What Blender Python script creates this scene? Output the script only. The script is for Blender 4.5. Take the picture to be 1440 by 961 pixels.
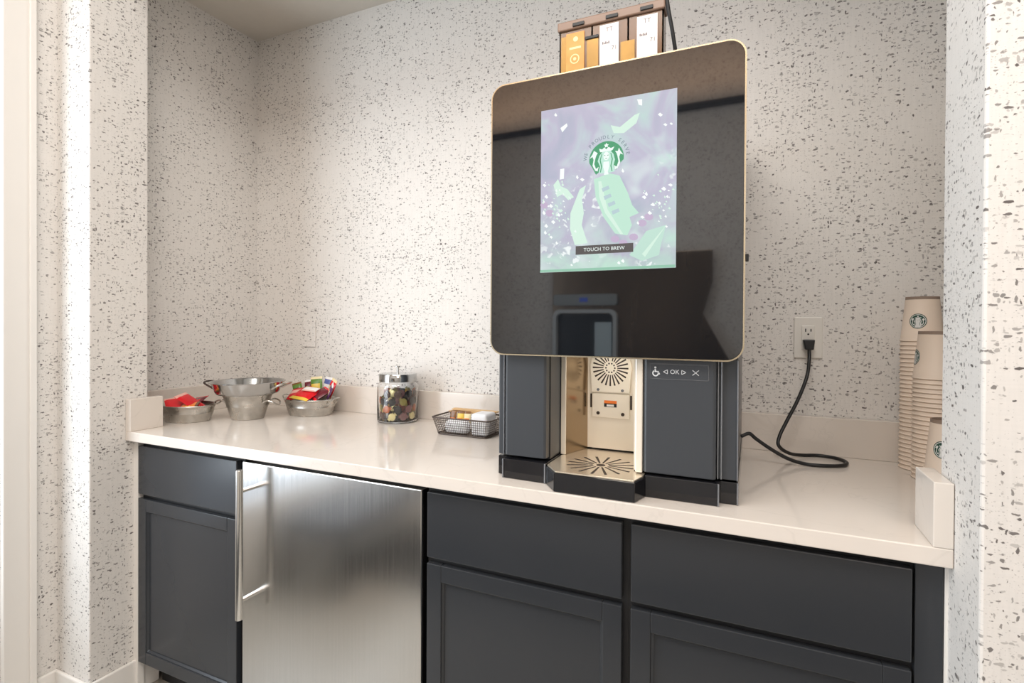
import bpy, bmesh, math, random
from mathutils import Vector, Matrix
random.seed(11)
PI = math.pi
for o in list(bpy.data.objects): bpy.data.objects.remove(o)
scn = bpy.context.scene
COL = scn.collection

# ------------------------------------------------------------------ camera
cam_d = bpy.data.cameras.new('camera'); cam = bpy.data.objects.new('camera', cam_d); COL.objects.link(cam)
cam_d.sensor_width = 36; cam_d.lens = 745.2072 * 36 / 1440; cam_d.shift_y = -17.74 / 1440; cam_d.clip_start = .02
YAW, PITCH, ROLL, EYE = .4251, .00696, .00559, 1.215
c, s = math.cos(YAW), math.sin(YAW); cp, sp = math.cos(PITCH), math.sin(PITCH)
Xv = Vector((c, s, 0)); Fv = Vector((-s * cp, c * cp, -sp)); Uv = Vector((-s * sp, c * sp, cp))
Rr = Xv * math.cos(ROLL) + Uv * math.sin(ROLL); Ur = Uv * math.cos(ROLL) - Xv * math.sin(ROLL)
M = Matrix((Rr, Ur, -Fv)).transposed().to_4x4(); M.translation = Vector((0, 0, EYE)); cam.matrix_world = M
scn.camera = cam

# ------------------------------------------------------------------ world, lights, exposure
w = bpy.data.worlds.new('world'); scn.world = w; w.use_nodes = True
w.node_tree.nodes['Background'].inputs[0].default_value = (.8, .88, 1, 1)
w.node_tree.nodes['Background'].inputs[1].default_value = 1.0
scn.view_settings.view_transform = 'Standard'; scn.view_settings.look = 'None'
scn.view_settings.exposure = 0.04; scn.view_settings.gamma = 1; scn.view_settings.use_curve_mapping = False

def area(name, loc, target, sx, sy, power, colr):
    d = bpy.data.lights.new(name, 'AREA'); d.shape = 'RECTANGLE'; d.size = sx; d.size_y = sy; d.energy = power; d.color = colr
    o = bpy.data.objects.new(name, d); COL.objects.link(o); o.location = loc
    o.rotation_euler = (Vector(target) - Vector(loc)).to_track_quat('-Z', 'Y').to_euler(); return o
area('window_daylight', (-2.10, -.10, 1.40), (0, .25, 1.3), 1.1, 1.8, 34, (.84, .93, 1))
area('ceiling_lamp_light', (-.35, -.25, 3.02), (-.45, .15, 0), 1.9, 1.1, 52, (1, .965, .92))
area('far_warm_fill', (.9, -1.2, 2.5), (-1.2, 1.4, .9), .8, .8, 12, (1, .84, .75))  # unseen warm fill, added to tint and brighten the left walls
area('cove_light', (-.9, -1.40, 2.80), (-.9, -1.56, 3.1), 2.6, .06, 8, (1, .64, .40))

# ------------------------------------------------------------------ materials
def mat(name, col=(.8, .8, .8), rough=.5, metal=0, ior=1.5, trans=0, coat=0, emit=None, estr=1, alpha=1):
    m = bpy.data.materials.new(name); m.use_nodes = True
    b = m.node_tree.nodes['Principled BSDF']
    b.inputs['Base Color'].default_value = (*col, 1); b.inputs['Roughness'].default_value = rough
    b.inputs['Metallic'].default_value = metal; b.inputs['IOR'].default_value = ior
    b.inputs['Transmission Weight'].default_value = trans; b.inputs['Coat Weight'].default_value = coat
    b.inputs['Coat Roughness'].default_value = .08
    if emit: b.inputs['Emission Color'].default_value = (*emit, 1); b.inputs['Emission Strength'].default_value = estr
    m.diffuse_color = (*col, 1)
    return m
def N(m, t, **kw):
    n = m.node_tree.nodes.new(t)
    for k, v in kw.items():
        if hasattr(n, k): setattr(n, k, v)
        else: n.inputs[k].default_value = v
    return n
def L(m, a, b): m.node_tree.links.new(a, b)
def bsdf(m): return m.node_tree.nodes['Principled BSDF']
def math_n(m, op, a, b=None, c_=None):
    n = N(m, 'ShaderNodeMath'); n.operation = op
    for i, v in enumerate((a, b, c_)):
        if v is None: continue
        if isinstance(v, (int, float)): n.inputs[i].default_value = v
        else: L(m, v, n.inputs[i])
    return n.outputs[0]
def ramp(m, fac, stops, interp='LINEAR'):
    r = N(m, 'ShaderNodeValToRGB'); r.color_ramp.interpolation = interp
    while len(r.color_ramp.elements) < len(stops): r.color_ramp.elements.new(.5)
    for e, (p, cc) in zip(r.color_ramp.elements, stops): e.position = p; e.color = (*cc, 1)
    L(m, fac, r.inputs[0]); return r.outputs[0]
def mix(m, fac, a, b):
    n = N(m, 'ShaderNodeMix'); n.data_type = 'RGBA'
    if isinstance(fac, (int, float)): n.inputs[0].default_value = fac
    else: L(m, fac, n.inputs[0])
    for i, v in ((6, a), (7, b)):
        if isinstance(v, tuple): n.inputs[i].default_value = (*v, 1)
        else: L(m, v, n.inputs[i])
    return n.outputs[2]

def wallpaper():
    m = mat('speckled_wallpaper', rough=.62)
    g = N(m, 'ShaderNodeNewGeometry'); sx = N(m, 'ShaderNodeSeparateXYZ'); L(m, g.outputs['Position'], sx.inputs[0])
    u = math_n(m, 'ADD', sx.outputs[0], sx.outputs[1]); v = sx.outputs[2]
    def coord(a, b, off=0.):
        cb = N(m, 'ShaderNodeCombineXYZ')
        L(m, math_n(m, 'MULTIPLY_ADD', u, a, off), cb.inputs[0]); L(m, math_n(m, 'MULTIPLY_ADD', v, b, off * .7), cb.inputs[1]); return cb.outputs[0]
    warp = N(m, 'ShaderNodeTexNoise', noise_dimensions='2D'); warp.inputs['Scale'].default_value = 1; warp.inputs['Detail'].default_value = 2
    L(m, coord(110, 110), warp.inputs['Vector'])
    cl = N(m, 'ShaderNodeTexNoise', noise_dimensions='2D'); cl.inputs['Scale'].default_value = 1; cl.inputs['Detail'].default_value = 2
    L(m, coord(7, 5, 3), cl.inputs['Vector'])
    total = None
    for (a, b, off, r0, rk, keep) in ((74, 185, 1.3, .08, .42, .70), (170, 76, 7.7, .06, .34, .73), (102, 118, 4.1, .06, .37, .58), (48, 74, 2.2, .06, .21, .64), (230, 330, 9.9, .12, .30, .60)):
        vo = N(m, 'ShaderNodeTexVoronoi', voronoi_dimensions='2D'); vo.inputs['Scale'].default_value = 1
        wv = N(m, 'ShaderNodeVectorMath', operation='MULTIPLY_ADD'); L(m, warp.outputs['Color'], wv.inputs[0]); wv.inputs[1].default_value = (.7, .7, 0); L(m, coord(a, b, off), wv.inputs[2])
        L(m, wv.outputs[0], vo.inputs['Vector'])
        sc = N(m, 'ShaderNodeSeparateColor'); L(m, vo.outputs['Color'], sc.inputs[0])
        gate = math_n(m, 'GREATER_THAN', math_n(m, 'ADD', sc.outputs[0], math_n(m, 'MULTIPLY', math_n(m, 'SUBTRACT', cl.outputs['Fac'], .5), .9)), keep)
        size = math_n(m, 'MULTIPLY_ADD', math_n(m, 'POWER', sc.outputs[1], 2.5), rk, r0)
        d = math_n(m, 'MULTIPLY', math_n(m, 'SUBTRACT', size, vo.outputs['Distance']), 10)
        d.node.use_clamp = True
        k = math_n(m, 'MULTIPLY', math_n(m, 'MULTIPLY', d, gate), math_n(m, 'MULTIPLY_ADD', sc.outputs[2], .72, .26))
        if a == 230: k = math_n(m, 'MULTIPLY', k, .35)
        total = k if total is None else math_n(m, 'MAXIMUM', total, k)
    we = N(m, 'ShaderNodeTexNoise', noise_dimensions='2D'); we.inputs['Scale'].default_value = 1; we.inputs['Detail'].default_value = 3
    L(m, coord(160, 14, 5), we.inputs['Vector'])
    we2 = N(m, 'ShaderNodeTexNoise', noise_dimensions='2D'); we2.inputs['Scale'].default_value = 1; we2.inputs['Detail'].default_value = 3
    L(m, coord(16, 260, 2), we2.inputs['Vector'])
    base = mix(m, we.outputs['Fac'], (.82, .785, .75), (.73, .70, .665))
    base = mix(m, math_n(m, 'MULTIPLY', we2.outputs['Fac'], .35), base, (.62, .60, .57))
    colr = mix(m, total, base, (.10, .085, .08))
    L(m, colr, bsdf(m).inputs['Base Color'])
    bp_ = N(m, 'ShaderNodeBump'); bp_.inputs['Strength'].default_value = .12; bp_.inputs['Distance'].default_value = .001
    L(m, we.outputs['Fac'], bp_.inputs['Height']); L(m, bp_.outputs[0], bsdf(m).inputs['Normal'])
    return m
MW = wallpaper()
def noisy(m, sc, a, b, detail=3, stretch=(1, 1, 1), bump=0, rr=None):
    g = N(m, 'ShaderNodeTexCoord'); mp = N(m, 'ShaderNodeMapping'); mp.inputs['Scale'].default_value = stretch
    L(m, g.outputs['Object'], mp.inputs[0]); n = N(m, 'ShaderNodeTexNoise'); n.inputs['Scale'].default_value = sc; n.inputs['Detail'].default_value = detail
    L(m, mp.outputs[0], n.inputs['Vector']); L(m, mix(m, n.outputs['Fac'], a, b), bsdf(m).inputs['Base Color'])
    if rr:
        mr = N(m, 'ShaderNodeMapRange'); mr.inputs[3].default_value = rr[0]; mr.inputs[4].default_value = rr[1]
        L(m, n.outputs['Fac'], mr.inputs[0]); L(m, mr.outputs[0], bsdf(m).inputs['Roughness'])
    if bump:
        bb = N(m, 'ShaderNodeBump'); bb.inputs['Strength'].default_value = bump; bb.inputs['Distance'].default_value = .002
        L(m, n.outputs['Fac'], bb.inputs['Height']); L(m, bb.outputs[0], bsdf(m).inputs['Normal'])
    return m
def quartz():
    m = mat('white_quartz', rough=.10, ior=1.5)
    g = N(m, 'ShaderNodeTexCoord'); n = N(m, 'ShaderNodeTexNoise'); n.inputs['Scale'].default_value = 5; n.inputs['Detail'].default_value = 7; n.inputs['Distortion'].default_value = 1.6
    L(m, g.outputs['Object'], n.inputs['Vector'])
    vein = ramp(m, n.outputs['Fac'], [(0, (0, 0, 0)), (.485, (0, 0, 0)), (.5, (1, 1, 1)), (.515, (0, 0, 0)), (1, (0, 0, 0))])
    n2 = N(m, 'ShaderNodeTexNoise'); n2.inputs['Scale'].default_value = 3; L(m, g.outputs['Object'], n2.inputs['Vector'])
    base = mix(m, n2.outputs['Fac'], (.75, .685, .62), (.70, .635, .575))
    L(m, mix(m, math_n(m, 'MULTIPLY', vein, .13), base, (.42, .38, .34)), bsdf(m).inputs['Base Color']); return m
MQ = quartz()
M_ceil = noisy(mat('ceiling_paint', rough=.9), 30, (.60, .56, .50), (.64, .60, .54))
M_white = mat('white_trim_paint', (.82, .79, .75), .35)
M_floor = noisy(mat('pale_floor_tile', rough=.35), 4, (.40, .375, .335), (.48, .45, .40))
M_cab = noisy(mat('charcoal_cabinet_paint', rough=.34, ior=1.5), 5, (.027, .030, .035), (.031, .033, .037), stretch=(1, 1, 2), rr=(.20, .27))
M_cabin = mat('cabinet_shadow_frame', (.012, .012, .013), .5)
def steel(name, colr, r=.28, st=(1, 1, 160), an=.0):
    m = mat(name, colr, r, 1)
    g = N(m, 'ShaderNodeTexCoord'); mp = N(m, 'ShaderNodeMapping'); mp.inputs['Scale'].default_value = st
    L(m, g.outputs['Object'], mp.inputs[0]); n = N(m, 'ShaderNodeTexNoise'); n.inputs['Scale'].default_value = 3; n.inputs['Detail'].default_value = 3
    L(m, mp.outputs[0], n.inputs['Vector'])
    L(m, mix(m, n.outputs['Fac'], tuple(x * .9 for x in colr), tuple(min(1, x * 1.08) for x in colr)), bsdf(m).inputs['Base Color'])
    mr = N(m, 'ShaderNodeMapRange'); mr.inputs[3].default_value = r * .8; mr.inputs[4].default_value = r * 1.25
    L(m, n.outputs['Fac'], mr.inputs[0]); L(m, mr.outputs[0], bsdf(m).inputs['Roughness'])
    return m
M_steel = steel('brushed_stainless', (.63, .615, .595), .19, (60, 60, 1))
M_chrome = mat('satin_chrome', (.80, .79, .77), .16, 1)
M_galv = noisy(mat('galvanised_tin', rough=.33, metal=1), 28, (.72, .69, .64), (.36, .35, .33), rr=(.18, .40))
M_polish = mat('polished_steel', (.46, .46, .455), .12, 1)
M_black_glass = mat('black_panel_glass', (.006, .007, .009), .03, 0, 1.92)
M_gold = mat('champagne_edge', (.72, .62, .45), .22, 1)
M_mach = mat('machine_dark_grey', (.045, .050, .058), .30, 0, 1.5)
M_machk = mat('machine_black_gloss', (.010, .010, .012), .09, 0, 1.5)
M_ridge = mat('machine_grey_ridge', (.25, .26, .28), .25, .6)
M_cream = mat('champagne_steel', (.88, .81, .70), .30, .25)
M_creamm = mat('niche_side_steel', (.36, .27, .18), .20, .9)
M_dkhole = mat('dark_slot', (.03, .018, .012), .6)
M_orange = mat('orange_sticker', (.85, .20, .03), .5)
M_blackp = mat('black_plastic', (.008, .008, .009), .42)
M_rubber = mat('black_rubber', (.007, .007, .008), .45)
M_outlet = mat('outlet_plastic', (.74, .71, .66), .35)
M_glass = mat('clear_glass', (1, 1, 1), .01, 0, 1.45, trans=1)
M_cup = mat('paper_cup_cream', (.84, .70, .58), .55)
M_cupin = mat('cup_base_brown', (.30, .22, .17), .6)
M_green = mat('emblem_green', (.008, .15, .075), .5)
M_dgreen = mat('emblem_dark_green', (.012, .07, .045), .5)
M_print = mat('white_print', (.80, .80, .78), .5)
M_wire = mat('bronze_wire', (.085, .065, .055), .4, .6)
M_paper = mat('white_paper', (.86, .86, .88), .6)
M_wood = noisy(mat('birch_wood', rough=.6), 20, (.66, .42, .20), (.74, .52, .28), stretch=(1, 8, 8))
M_brown = mat('smoky_brown_acrylic', (.30, .15, .07), .15, 0, 1.45, trans=.5)
M_lid = mat('brown_lid', (.24, .15, .105), .35)
M_lab = mat('white_label', (.84, .76, .72), .5)
M_ink = mat('grey_ink', (.16, .14, .15), .6)
M_amber = noisy(mat('amber_label', rough=.4), 30, (.66, .22, .03), (.72, .38, .10))
M_goldfoil = noisy(mat('gold_foil', rough=.3, metal=.6), 25, (.34, .19, .05), (.20, .12, .04), bump=.2)

# ------------------------------------------------------------------ geometry helpers
def obj(name, bm, m=None, parent=None, smooth=False, bevel=0, seg=2, loc=None):
    bmesh.ops.recalc_face_normals(bm, faces=bm.faces)
    me = bpy.data.meshes.new(name); bm.to_mesh(me); bm.free()
    for x in (m if isinstance(m, (list, tuple)) else [m]):
        if x: me.materials.append(x)
    if smooth:
        for p in me.polygons: p.use_smooth = True
    o = bpy.data.objects.new(name, me); COL.objects.link(o)
    if loc is not None: o.location = loc
    if smooth: 
        try: me.set_sharp_from_angle(angle=math.radians(40))
        except Exception: pass
    if bevel:
        b = o.modifiers.new('bevel', 'BEVEL'); b.width = bevel; b.segments = seg; b.limit_method = 'ANGLE'
    if parent: o.parent = parent
    return o
def tag(o, label, cat, group=None, kind=None):
    o['label'] = label; o['category'] = cat
    if group: o['group'] = group
    if kind: o['kind'] = kind
    return o
def thing(name, label, cat, loc=(0, 0, 0), rz=0, group=None):
    o = bpy.data.objects.new(name, None); COL.objects.link(o); o.location = loc; o.rotation_euler = (0, 0, rz); o.empty_display_size = .05
    return tag(o, label, cat, group)
def box(bm, x0, x1, y0, y1, z0, z1, mi=0):
    v = [bm.verts.new(p) for p in ((x0, y0, z0), (x1, y0, z0), (x1, y1, z0), (x0, y1, z0), (x0, y0, z1), (x1, y0, z1), (x1, y1, z1), (x0, y1, z1))]
    for f in ((0, 3, 2, 1), (4, 5, 6, 7), (0, 1, 5, 4), (1, 2, 6, 5), (2, 3, 7, 6), (3, 0, 4, 7)):
        bm.faces.new([v[i] for i in f]).material_index = mi
    return bm
def B(*a): return box(bmesh.new(), *a)
def prism(bm, pts, z0, z1, mi=0):
    lo = [bm.verts.new((x, y, z0)) for x, y in pts]; hi = [bm.verts.new((x, y, z1)) for x, y in pts]
    n = len(pts); bm.faces.new(lo[::-1]).material_index = mi; bm.faces.new(hi).material_index = mi
    for i in range(n): bm.faces.new((lo[i], lo[(i + 1) % n], hi[(i + 1) % n], hi[i])).material_index = mi
    return bm
def prism_y(bm, pts, y0, y1, mi=0, cap=True):      # outline in x,z pushed along y
    lo = [bm.verts.new((x, y0, z)) for x, z in pts]; hi = [bm.verts.new((x, y1, z)) for x, z in pts]
    n = len(pts); fs = []
    if cap: fs += [bm.faces.new(lo), bm.faces.new(hi[::-1])]
    for i in range(n): fs.append(bm.faces.new((lo[i], hi[i], hi[(i + 1) % n], lo[(i + 1) % n])))
    for f in fs: f.material_index = mi
    return bm
def rrect(x0, x1, z0, z1, r, n=8):
    pts = []
    for cx, cz, a0 in ((x1 - r, z1 - r, 0), (x0 + r, z1 - r, 90), (x0 + r, z0 + r, 180), (x1 - r, z0 + r, 270)):
        for i in range(n + 1):
            a = math.radians(a0 + 90 * i / n); pts.append((cx + r * math.cos(a), cz + r * math.sin(a)))
    return pts
def lathe(bm, prof, seg=40, cx=0, cy=0, mi=0, ex=1., ey=1., closed=False):
    rings = []
    for r, z in prof:
        if r < 1e-6: rings.append([bm.verts.new((cx, cy, z))])
        else: rings.append([bm.verts.new((cx + r * ex * math.cos(2 * PI * i / seg), cy + r * ey * math.sin(2 * PI * i / seg), z)) for i in range(seg)])
    pairs = list(zip(rings, rings[1:]))
    if closed: pairs.append((rings[-1], rings[0]))
    for a, b in pairs:
        for i in range(seg):
            j = (i + 1) % seg
            if len(a) == 1 and len(b) == 1: continue
            if len(a) == 1: f = bm.faces.new((a[0], b[i], b[j]))
            elif len(b) == 1: f = bm.faces.new((a[i], a[j], b[0]))
            else: f = bm.faces.new((a[i], a[j], b[j], b[i]))
            f.material_index = mi
    return bm
def tube(bm, pts, r, seg=8, mi=0, cap=True):
    pts = [Vector(p) for p in pts]; rings = []; n = len(pts); up = None
    for i, p in enumerate(pts):
        t = (pts[min(i + 1, n - 1)] - pts[max(i - 1, 0)]).normalized()
        if up is None: up = Vector((0, 0, 1)) if abs(t.z) < .9 else Vector((1, 0, 0))
        a = t.cross(up).normalized(); b = a.cross(t).normalized(); up = b
        rings.append([bm.verts.new(p + (a * math.cos(2 * PI * k / seg) + b * math.sin(2 * PI * k / seg)) * r) for k in range(seg)])
    for A, C in zip(rings, rings[1:]):
        for k in range(seg):
            bm.faces.new((A[k], A[(k + 1) % seg], C[(k + 1) % seg], C[k])).material_index = mi
    if cap:
        bm.faces.new(rings[0][::-1]).material_index = mi; bm.faces.new(rings[-1]).material_index = mi
    return bm
def spline(pts, n=8):
    P = [Vector(p) for p in pts]; P = [P[0] * 2 - P[1]] + P + [P[-1] * 2 - P[-2]]; out = []
    for i in range(1, len(P) - 2):
        for k in range(n):
            t = k / n; a, b, c_, d = P[i - 1:i + 3]
            out.append(.5 * ((2 * b) + (-a + c_) * t + (2 * a - 5 * b + 4 * c_ - d) * t * t + (-a + 3 * b - 3 * c_ + d) * t ** 3))
    return out + [P[-2]]
def ngon(bm, pts, fn, mi=0, cuts=0):      # flat outline in (u, v), pushed through fn onto its surface
    t = bmesh.new(); vs = [t.verts.new((u, v, 0)) for u, v in pts]; t.faces.new(vs)
    bmesh.ops.triangulate(t, faces=t.faces[:])
    if cuts: bmesh.ops.subdivide_edges(t, edges=t.edges[:], cuts=cuts, use_grid_fill=True)
    mp = {v: bm.verts.new(fn(v.co.x, v.co.y)) for v in t.verts}
    for f in t.faces:
        try: bm.faces.new([mp[v] for v in f.verts]).material_index = mi
        except ValueError: pass
    t.free()
def ell(cx, cy, rx, ry, n=20, a0=0, a1=360):
    k = n if a1 - a0 == 360 else n + 1
    return [(cx + rx * math.cos(math.radians(a0 + (a1 - a0) * i / n)), cy + ry * math.sin(math.radians(a0 + (a1 - a0) * i / n))) for i in range(k)]
def text_pieces(txt, size):
    cu = bpy.data.curves.new('txt', 'FONT'); cu.body = txt; cu.size = size; cu.align_x = 'CENTER'; cu.align_y = 'CENTER'; cu.resolution_u = 2
    o = bpy.data.objects.new('txt', cu); COL.objects.link(o)
    dg = bpy.context.evaluated_depsgraph_get(); me = bpy.data.meshes.new_from_object(o.evaluated_get(dg))
    vs = [(v.co.x, v.co.y) for v in me.vertices]; fs = [tuple(p.vertices) for p in me.polygons]
    bpy.data.objects.remove(o); bpy.data.curves.remove(cu); bpy.data.meshes.remove(me); return vs, fs
def text(bm, txt, size, fn, mi=0, at=(0, 0), rot=0):
    vs, fs = text_pieces(txt, size); ca, sa = math.cos(rot), math.sin(rot)
    V = [bm.verts.new(fn(at[0] + x * ca - y * sa, at[1] + x * sa + y * ca)) for x, y in vs]
    for f in fs:
        try: bm.faces.new([V[i] for i in f]).material_index = mi
        except ValueError: pass

def struct(name, bm, m, bevel=0, label=None):
    o = obj(name, bm, m, bevel=bevel); o['kind'] = 'structure'
    if label: o['label'] = label; o['category'] = name.split('_')[0]
    return o

# ------------------------------------------------------------------ the room shell
CT = .865                      # top of the counter
XL, XR, YJ, YE, YF, YB = -1.844, .293, .942, 1.115, 1.044, 1.686
XWL, XWR, ZC = -2.014, .463, 2.47
struct('floor', B(-2.4, 2.4, -1.7, 1.8, -.06, 0), M_floor, label='pale greige floor seen as a sliver under the left cabinet')
struct('wall_back', B(-2.3, .75, YB, YB + .12, 0, 2.62), MW, label='back wall of the alcove in pale speckled wallpaper')
struct('wall_left', B(XWL - .12, XWL, YE, YB, 0, 2.62), MW, label='shaded left wall inside the alcove in speckled wallpaper')
struct('wall_right', B(XWR, XWR + .12, YE, YB, 0, 2.62), MW, label='right wall inside the alcove behind the paper cups')
struct('wall_front_left', B(-2.25, XL, YJ, YE, 0, 3.16), MW, bevel=.004, label='left side of the alcove opening in speckled wallpaper')
struct('wall_front_right', B(XR, 2.3, YJ, YE, 0, 3.16), MW, bevel=.004, label='right side of the alcove opening in speckled wallpaper')
struct('wall_front_top', B(XL, XR, YJ, YE, 2.38, 3.16), MW, label='wall above the alcove opening')
struct('ceiling', B(-2.3, .75, YE, YB + .12, ZC, ZC + .08), M_ceil, label='beige painted ceiling of the alcove')
struct('wall_hall_left', (lambda b: (box(b, -2.14, -2.02, .80, YJ, 0, 3.16), box(b, -2.14, -2.02, -1.7, .80, 2.35, 3.16), box(b, -2.14, -2.02, -1.7, -.80, 0, 2.35), b)[-1])(bmesh.new()), MW, label='narrow hall wall at far left in speckled wallpaper')
struct('wall_hall_right', B(2.1, 2.22, -1.7, YJ, 0, 3.16), MW)
struct('wall_rear', B(-2.3, 2.3, -1.72, -1.60, 0, 3.16), MW)
struct('ceiling_hall', B(-2.3, 2.3, -1.72, YJ, 3.10, 3.18), M_ceil)
# white casing of the glazed door at far left
struct('trim_1', (lambda b: (box(b, -2.02, -2.002, .800, .882, 0, 2.43), box(b, -2.003, -1.996, .862, .880, 0, 2.43), box(b, -2.02, -2.002, -.88, .80, 2.35, 2.43), box(b, -2.02, -2.002, -.88, -.80, 0, 2.35), b)[-1])(bmesh.new()), M_white, bevel=.003, label='cream painted door casing at the far left edge')
struct('trim_2', (lambda b: (box(b, -2.1, 2.1, -1.60, -1.56, 2.675, 2.71), b)[-1])(bmesh.new()), M_blackp)
door = struct('door_1', (lambda b: (box(b, -2.10, -2.06, .71, .80, 0, 2.35), box(b, -2.10, -2.06, -.80, -.70, 0, 2.35), box(b, -2.10, -2.06, -.70, .71, 0, .40), box(b, -2.10, -2.06, -.70, .71, 2.3, 2.35), b)[-1])(bmesh.new()), M_white, bevel=.003)
def base(name, x0, x1, y0, y1, lab, top=.108):
    b = bmesh.new(); box(b, x0, x1, y0, y1, 0, top); return struct(name, b, M_white, bevel=.004, label=lab)
base('baseboard_left', XL, XL + .012, YJ - .012, 1.147, 'white baseboard along the left side of the opening')
base('baseboard_front', -2.008, XL, YJ - .012, YJ, 'white baseboard on the narrow front wall at left')
base('baseboard_hall', -2.02, -2.008, .883, YJ, 'white baseboard beside the door casing')
base('baseboard_right', XR - .004, 2.1, YJ - .012, YJ, 'white baseboard on the right front wall')
struct('trim_3', B(XL, -1.8225, 1.071, 1.09, .0, CT - .031), M_white, label='white filler strip between left wall and cabinet')
struct('trim_4', B(.2885, XR, 1.071, 1.09, .0, CT - .031), M_white, label='white filler strip between right cabinet and wall')

# ------------------------------------------------------------------ countertop and splashes
e = .0008
pts = [(XL + e, YF), (XR - e, YF), (XR - e, YE + e), (XWR - e, YE + e), (XWR - e, YB - e), (XWL + e, YB - e), (XWL + e, YE + e), (XL + e, YE + e)]
tag(obj('countertop', prism(bmesh.new(), pts, CT - .0305, CT), MQ, bevel=.002), 'long white quartz countertop running across the alcove', 'countertop')
tag(obj('back_splash', B(XWL + .028, XWR - .028, YB - .027, YB - e, CT, CT + .104), MQ, bevel=.0015), 'low white quartz upstand along the back wall', 'backsplash')
tag(obj('side_splash', B(XL + e, XL + .0273, YF, 1.148, CT, CT + .104), MQ, bevel=.0015), 'short white quartz end piece on the left front corner of the counter', 'backsplash')
tag(obj('side_splash', B(XR - .0273, XR - e, YF, 1.148, CT, CT + .104), MQ, bevel=.0015), 'short white quartz end piece on the right front corner of the counter', 'backsplash')
tag(obj('side_splash', B(XWL + e, XWL + .027, 1.117, YB - e, CT, CT + .104), MQ, bevel=.0015), 'white quartz upstand along the shaded left alcove wall behind the tubs', 'backsplash')
tag(obj('side_splash', B(XWR - .027, XWR - e, 1.149, YB - e, CT, CT + .104), MQ, bevel=.0015), 'white quartz upstand along the right alcove wall behind the cups', 'backsplash')

# ------------------------------------------------------------------ base cabinets
YC = 1.069
def shaker(x0, x1, z0, z1, fr=.040):
    b = bmesh.new(); y0, y1 = YC, YC + .018
    box(b, x0, x0 + fr, y0, y1, z0, z1); box(b, x1 - fr, x1, y0, y1, z0, z1)
    box(b, x0 + fr, x1 - fr, y0, y1, z0, z0 + fr); box(b, x0 + fr, x1 - fr, y0, y1, z1 - fr, z1)
    box(b, x0 + fr - .001, x1 - fr + .001, y0 + .009, y1, z0 + fr - .001, z1 - fr + .001)
    q = .007; X0_, X1_, Z0_, Z1_ = x0 + fr, x1 - fr, z0 + fr, z1 - fr; A_ = [(X0_, Z0_), (X1_, Z0_), (X1_, Z1_), (X0_, Z1_)]; C_ = [(X0_ + q, Z0_ + q), (X1_ - q, Z0_ + q), (X1_ - q, Z1_ - q), (X0_ + q, Z1_ - q)]
    va = [b.verts.new((x, y0 + .0022, z)) for x, z in A_]; vc = [b.verts.new((x, y0 + .0088, z)) for x, z in C_]; vd = [b.verts.new((x, y0 + .012, z)) for x, z in A_]
    for i in range(4):
        j = (i + 1) % 4; b.faces.new((va[i], va[j], vc[j], vc[i])); b.faces.new((vc[i], vc[j], vd[j], vd[i])); b.faces.new((vd[i], vd[j], va[j], va[i]))
    return b
def cabinet(x0, x1, d0, d1, lab, filler=None):
    t = thing('base_cabinet', lab, 'cabinet', ((x0 + x1) / 2, YC, 0))
    def P(n, b, m, bev=.0):
        o = obj(n, b, m, bevel=bev); o.data.transform(Matrix.Translation(-t.location)); o.parent = t; return o
    b = B(x0, x1, YC + .0185, 1.62, .10, CT - .0315); box(b, x0, x1, 1.149, 1.62, .0, .10); P('body', b, M_cabin)
    P('drawer_front', B(d0, d1, YC, YC + .018, .659, .8155), M_cab, .0022)
    P('door', shaker(d0, d1, .108, .645), M_cab, .0018)
    if filler: P('filler_panel', B(filler[0], filler[1], YC + .003, YC + .018, .10, CT - .033), M_cab, .001)
    return t
cabinet(-1.822, -1.345, -1.819, -1.3585, 'narrow charcoal cabinet at the left end, beside the steel fridge')
cabinet(-.7115, -.2265, -.7045, -.2365, 'charcoal cabinet with drawer and door, right of the steel fridge')
cabinet(-.2262, .2880, -.2185, .2455, 'wide charcoal cabinet at the right end under the power cord', (.2495, .2875))

# ------------------------------------------------------------------ fridge
t = thing('under_counter_fridge', 'stainless steel under-counter fridge with long bar handle', 'fridge', (-1.027, YC, 0))
def FP(n, b, m, bev=0, parent=None, smooth=False):
    o = obj(n, b, m, bevel=bev, smooth=smooth); o.data.transform(Matrix.Translation(-t.location)); o.parent = parent or t; return o
FP('body', B(-1.342, -.7125, YC + .045, 1.60, .02, .828), M_blackp)
FP('door', B(-1.335, -.7195, YC, YC + .042, .105, .8175), M_steel, .003)
FP('kick_plate', B(-1.335, -.7195, YC + .03, YC + .044, .025, .098), M_blackp)
h = FP('handle', tube(bmesh.new(), [(-1.2825, 1.018, .398), (-1.2825, 1.018, .812)], .0098, 16), M_chrome, .001, smooth=True)
for z in (.752, .449):
    FP('standoff', tube(bmesh.new(), [(-1.2825, 1.022, z), (-1.2825, YC + .001, z)], .0058, 12), M_chrome, parent=h, smooth=True)

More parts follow.
